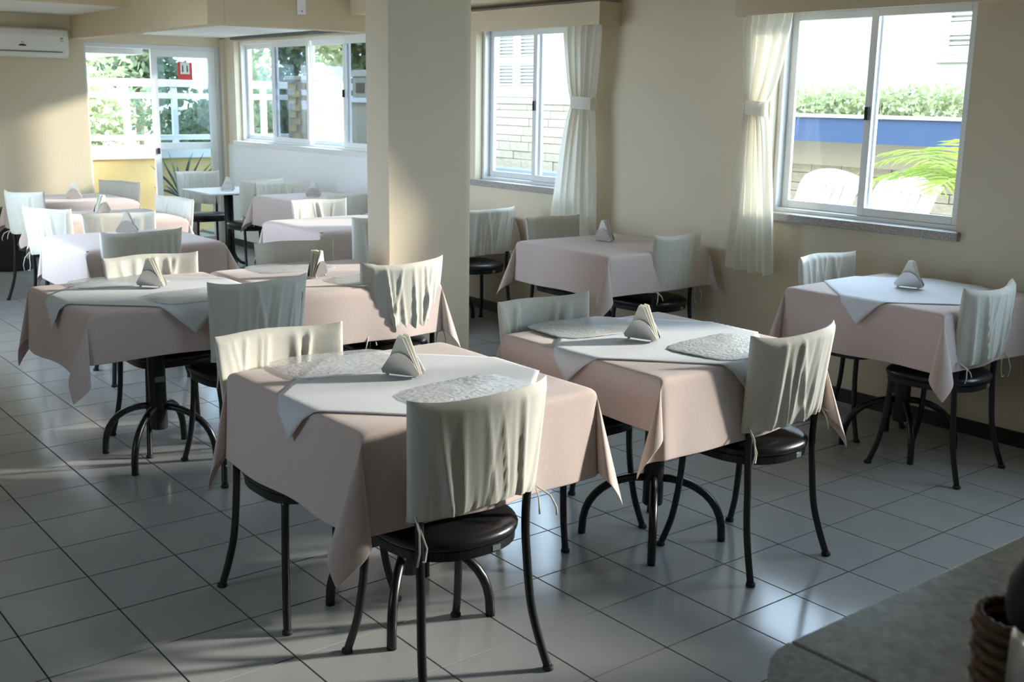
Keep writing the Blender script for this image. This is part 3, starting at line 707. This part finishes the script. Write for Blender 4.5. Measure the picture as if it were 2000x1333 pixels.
# blue planter with hedge
pb = empty('blue_planter', (-2.2, 8.75, 0)); tag(pb, 'long blue planter box in front of the facing building', 'planter')
MB().box(-2.9, 3.7, -.25, -.2, 1.26, 1.50).build('front', 'blue_paint', pb)
MB().box(-2.9, 3.7, .2, .42, 1.26, 1.50).box(-2.9, -2.85, -.2, .2, 1.26, 1.5).box(3.65, 3.7, -.2, .2, 1.26, 1.5).build('shell', 'blue_paint', pb)
MB().box(-2.93, 3.73, -.28, -.17, 1.495, 1.525).build('coping', 'ceiling', pb)
MB().box(-2.85, 3.65, -.2, .2, 1.27, 1.44).build('soil', 'bark', pb)
MB().box(-2.9, 3.7, .25, .42, 1.0, 1.26).build('bracket', 'mortar', pb)
def leaves(name, m, parent, n, fn, size, seed):
    rr = random.Random(seed); V = []; Fc = []
    for k in range(n):
        p = fn(rr); d = Vector((rr.gauss(0, 1), rr.gauss(0, 1), rr.gauss(0, 1))).normalized(); e = d.cross(Vector((rr.gauss(0, 1), rr.gauss(0, 1), rr.gauss(0, 1)))).normalized()
        s = size*rr.uniform(.6, 1.3); p = Vector(p); b = len(V)
        V += [p-d*s*.5, p+e*s*.28, p+d*s*.5, p-e*s*.28]; Fc.append((b, b+1, b+2, b+3))
    o = MB().add(V, Fc).build(name, m, parent); o['kind'] = 'stuff'; return o
hd = empty('hedge', (-2.2, 8.75, 1.44)); tag(hd, 'low green hedge growing in the blue planter', 'hedge')
leaves('foliage', 'leaf_light', hd, 7000, lambda r_: (r_.uniform(-2.8, 3.6), r_.uniform(-.2, .22), (lambda q: q*(.22+.16*abs(math.sin(r_.random()*40))))(r_.random()**.7)), .07, 2)
for k in range(12): MB().tube([(-2.6+.55*k, 0, -.02), (-2.57+.55*k, .03, .2)], .01, 6).build('stem', 'bark', hd)
tag(MB().box(-9.6, -6.0, 8.62, 8.82, .02, .70).build('low_kerb', 'blue_gray', bevel=.01), 'long blue-grey kerb outside the window beside the pillar', 'kerb')
# white plastic garden chairs
def plastic_chair():
    e = empty('garden_chair'); z0 = .0
    def back(s0, s1, t0, t1, name, nu=4, nv=8):
        def P(s, t): return (s*(.26+.03*t)*(1-.0*t), .02+.30*t+.03*(1-s*s)*-1, .40+.62*t-(.07*s*s*max(0, (t-.8))/.2))
        mb = MB()
        mb.grid(nu, nv, lambda u, v: P(s0+(s1-s0)*u, t0+(t1-t0)*v))
        return mb.build(name, 'plastic_white', e, smooth=True, solid=.018)
    for k in range(6):
        c = -.72+.288*k; back(c-.105, c+.105, .12, .80, 'back_slat')
    back(-1, 1, .80, 1.0, 'top_rail', 16, 6); back(-1, -.86, 0, .80, 'side_rail'); back(.86, 1, 0, .80, 'side_rail'); back(-.86, .86, 0, .12, 'lower_rail', 12)
    MB().grid(10, 8, lambda u, v: ((u-.5)*.54, -.48+.52*v, .40+.03*(1-v)-.015*math.sin(math.pi*v))).build('seat', 'plastic_white', e, smooth=True, solid=.02)
    for s in (-1, 1):
        MB().tube([(s*.29, .16, .68), (s*.31, -.1, .66), (s*.31, -.42, .64), (s*.29, -.47, .60)], .022, 8).build('armrest', 'plastic_white', e, smooth=True)
        MB().tube([(s*.29, -.46, .62), (s*.28, -.47, .3), (s*.30, -.5, .0)], .022, 8).build('leg', 'plastic_white', e, smooth=True)
        MB().tube([(s*.27, .10, .5), (s*.28, .1, .3), (s*.3, .22, .0)], .022, 8).build('leg', 'plastic_white', e, smooth=True)
    return e
pc = plastic_chair(); index_kids(); pc2 = copy_tree(pc)
pc.location = (-1.30, 6.72, .02); pc.scale = (1.06,)*3; pc.rotation_euler = (0, 0, R(-4)); tag(pc, 'white slatted plastic chair outside the right window, left of the two', 'chair', 'garden chairs')
pc2.location = (-.58, 6.66, .02); pc2.scale = (1.06,)*3; pc2.rotation_euler = (0, 0, R(-9)); tag(pc2, 'white slatted plastic chair outside the right window, behind palm leaves', 'chair', 'garden chairs')
# feather palm
pm = empty('palm', (.32, 6.5, 0)); tag(pm, 'yellow-green feather palm outside the right window', 'palm')
MB().tube([(0, 0, 0), (.02, 0, .4), (0, .02, .95)], [.06, .05, .045], 10).build('trunk', 'bark', pm, smooth=True)
rp = random.Random(9)
for k in range(13):
    az = R(100+k*24+rp.uniform(-10, 10)) if k > 6 else R(150+k*13); ln = rp.uniform(.8, 1.15); el = R(rp.uniform(45, 85))
    pts = []; p = Vector((0, 0, .93)); e_ = el
    for q in range(9):
        pts.append(p.copy()); p += Vector((math.cos(az)*math.cos(e_), math.sin(az)*math.cos(e_), math.sin(e_)))*ln/8; e_ -= R(14)
    mb = MB().tube(pts, [.008-.0007*q for q in range(9)], 5)
    side = Vector((-math.sin(az), math.cos(az), 0))
    for q in range(2, 36, 2):
        t = q/36*8; i = min(7, int(t)); c = pts[i].lerp(pts[i+1], t-i); d = (pts[i+1]-pts[i]).normalized(); l_ = .30*math.sin(math.pi*min(1, .12+q/38))
        for s in (-1, 1):
            tip = c+(side*s*.8+d*.65+Vector((0, 0, -.25)))*l_; nn = d*.006
            b = len(mb.v); mb.add([c-nn, c+nn, c.lerp(tip, .5)+nn*1.3+Vector((0, 0, .012)), tip, c.lerp(tip, .5)-nn*1.3+Vector((0, 0, .012))], [(0, 1, 2, 3, 4)])
    mb.build('frond', 'leaf_palm', pm)

# ------------------------------------------------------------------ outside the glass door and the long window
rw = empty('parapet_railing', (-8.6, 0, 0)); tag(rw, 'white railing on a yellow parapet outside the glass door', 'railing')
MB().box(-.06, .06, 0, 8.2, 0, .88).build('parapet', 'yellow_wall', rw)
MB().box(-.1, .1, 0, 8.2, .88, 1.03).build('coping', 'white_paint', rw, bevel=.01)
for z0, z1, d in ((1.70, 1.785, .05), (1.565, 1.63, .03), (1.09, 1.15, .03)): MB().box(-d, d, 0, 8.2, z0, z1).build('rail', 'white_paint', rw, bevel=.006)
for k in range(11): MB().box(-.028, .028, 3.23+.57*(k-4)-.03, 3.23+.57*(k-4)+.03, 1.03, 1.70).build('post', 'white_paint', rw)
aw = tag(MB().box(-9.4, XF-.2, 1.0, 3.62, 2.02, 2.14).build('awning_slab', 'white_paint'), 'white canopy edge outside the glass door', 'canopy')
ag = empty('agave', (-7.95, 4.15, 0)); tag(ag, 'spiky grey-green plant in a pot behind the door glass', 'plant')
MB().lathe([(.13, 0), (.17, .02), (.21, .42), (.22, .45), (.19, .45), (.17, .4)], 24).build('pot', 'mortar', ag, smooth=True)
ra = random.Random(5)
for k in range(20):
    az = R(k*36+ra.uniform(-12, 12)); el = R(ra.uniform(20, 80)); ln = ra.uniform(.45, .65)
    d = Vector((math.cos(az)*math.cos(el), math.sin(az)*math.cos(el), math.sin(el))); s = Vector((-math.sin(az), math.cos(az), 0))*.016; o0 = Vector((0, 0, .46)); dr = Vector((0, 0, -.06))
    MB().add([o0-s, o0+s, o0+d*ln*.5+s*1.3, o0+d*ln+dr, o0+d*ln*.5-s*1.3], [(0, 1, 2, 3, 4)]).build('leaf', 'leaf_agave', ag, solid=.004)
# brick pier with bricks, wall with coping
pr = empty('brick_pier', (-7.85, 5.75, 0)); tag(pr, 'square yellow brick pier outside the long window', 'pier')
MB().box(-.19, .19, -.19, .19, 0, 1.80).build('core', 'mortar', pr)
MB().box(-.22, .22, -.22, .22, 1.80, 1.85).build('cap', 'cream_wall', pr, bevel=.01)
BM = MB().box(-.0925, .0925, -.01, .01, -.036, .036).mesh('brick', 'brick')
for rw_ in range(14):
    z = .68+.08*rw_; off = .0 if rw_ % 2 else .1
    for k in (-1, 0, 1):
        x = k*.2+off-.05
        if -.12 < x < .12:
            link('brick', BM, pr, (x, -.196, z)); link('brick', BM, pr, (.196, x, z), (0, 0, R(90)))
pw = empty('garden_wall', (-7.6, 6.6, 0)); tag(pw, 'cream garden wall with coping behind the brick pier', 'wall')
MB().box(-1.65, .7, 0, .15, 0, 1.55).build('wall', 'cream_wall', pw); MB().box(-1.7, .75, -.04, .19, 1.55, 1.61).build('coping', 'white_paint', pw)
MB().prism([(-1.65, 1.61), (-1.2, 1.61), (-1.65, 2.05)], 0, .12, 'y').build('sloped_gusset', 'white_paint', pw)
mbx = empty('wall_meter_box', (-8.1, 6.58, 1.61)); tag(mbx, 'small grey gabled box standing on the garden wall', 'box')
MB().box(-.2, .2, .02, .18, 0, .26).build('body', 'mortar', mbx, bevel=.01); MB().prism([(-.24, .26), (.24, .26), (.16, .34), (-.16, .34)], .0, .2, 'y').build('lid', 'cream_wall', mbx); MB().box(-.1, .1, .012, .02, .06, .18).build('door', 'bark', mbx)
def tree(name, x, y, h, rad, m, n, label, seed, base=0.0, size=.17, cz=None):
    e = empty(name, (x, y, 0)); tag(e, label, 'tree' if h > 1.8 else 'shrub', 'plants outside')
    MB().tube([(0, 0, base), (.05, .03, h*.4), (-.03, .02, h*.75)], [.09, .07, .03], 8).build('trunk', 'bark', e, smooth=True)
    rr = random.Random(seed); cz = cz or h*.68
    bl = [(rr.uniform(-.65, .65)*rad, rr.uniform(-.65, .65)*rad, cz+rr.uniform(-.3, .32)*(h-cz+.5)*1.2, rr.uniform(.3, .55)*rad) for _ in range(14)]
    def fn(r_):
        b = r_.choice(bl); d = Vector((r_.gauss(0, 1), r_.gauss(0, 1), r_.gauss(0, 1))).normalized()*b[3]*r_.uniform(.6, 1.0); return (b[0]+d.x, b[1]+d.y, b[2]+d.z*.8)
    leaves('foliage', m, e, n, fn, size, seed)
tree('leafy_tree', -11.2, 8.5, 4.2, 1.7, 'leaf_light', 8000, 'light green leafy tree behind the garden wall', 21, cz=2.1)
tree('dark_tree', -15.3, 9.4, 4.6, 1.5, 'leaf', 5000, 'dark green tree seen through the tinted pane', 22, cz=3.0)
tree('round_shrub', -11.2, 6.0, 1.9, 1.2, 'leaf', 4000, 'rounded green shrub behind the white railing at the door', 23, size=.12, cz=1.2)
tree('wide_shrub', -11.4, 3.5, 1.8, 1.3, 'leaf_light', 4000, 'pale green shrub behind the railing left of the door leaf', 24, size=.12, cz=1.1)
tree('yellow_tree', -14.5, 4.6, 3.6, 1.6, 'leaf_light', 4500, 'yellowish tree beyond the railing at the doorway', 25, cz=2.4)
tree('door_tree', -15.4, 6.4, 3.4, 1.1, 'leaf', 3500, 'dark tree behind the door glass beside the notice', 26, cz=2.4)
tree('window_shrub', -12.8, 7.9, 1.9, 1.1, 'leaf', 3500, 'green shrub seen through the leftmost pane of the long window', 27, size=.12, cz=1.1)
tag(MB().box(-19.2, -19.0, -4, 14, 0, 1.3).build('boundary_wall', 'cream_wall'), 'pale boundary wall behind the trees', 'wall')
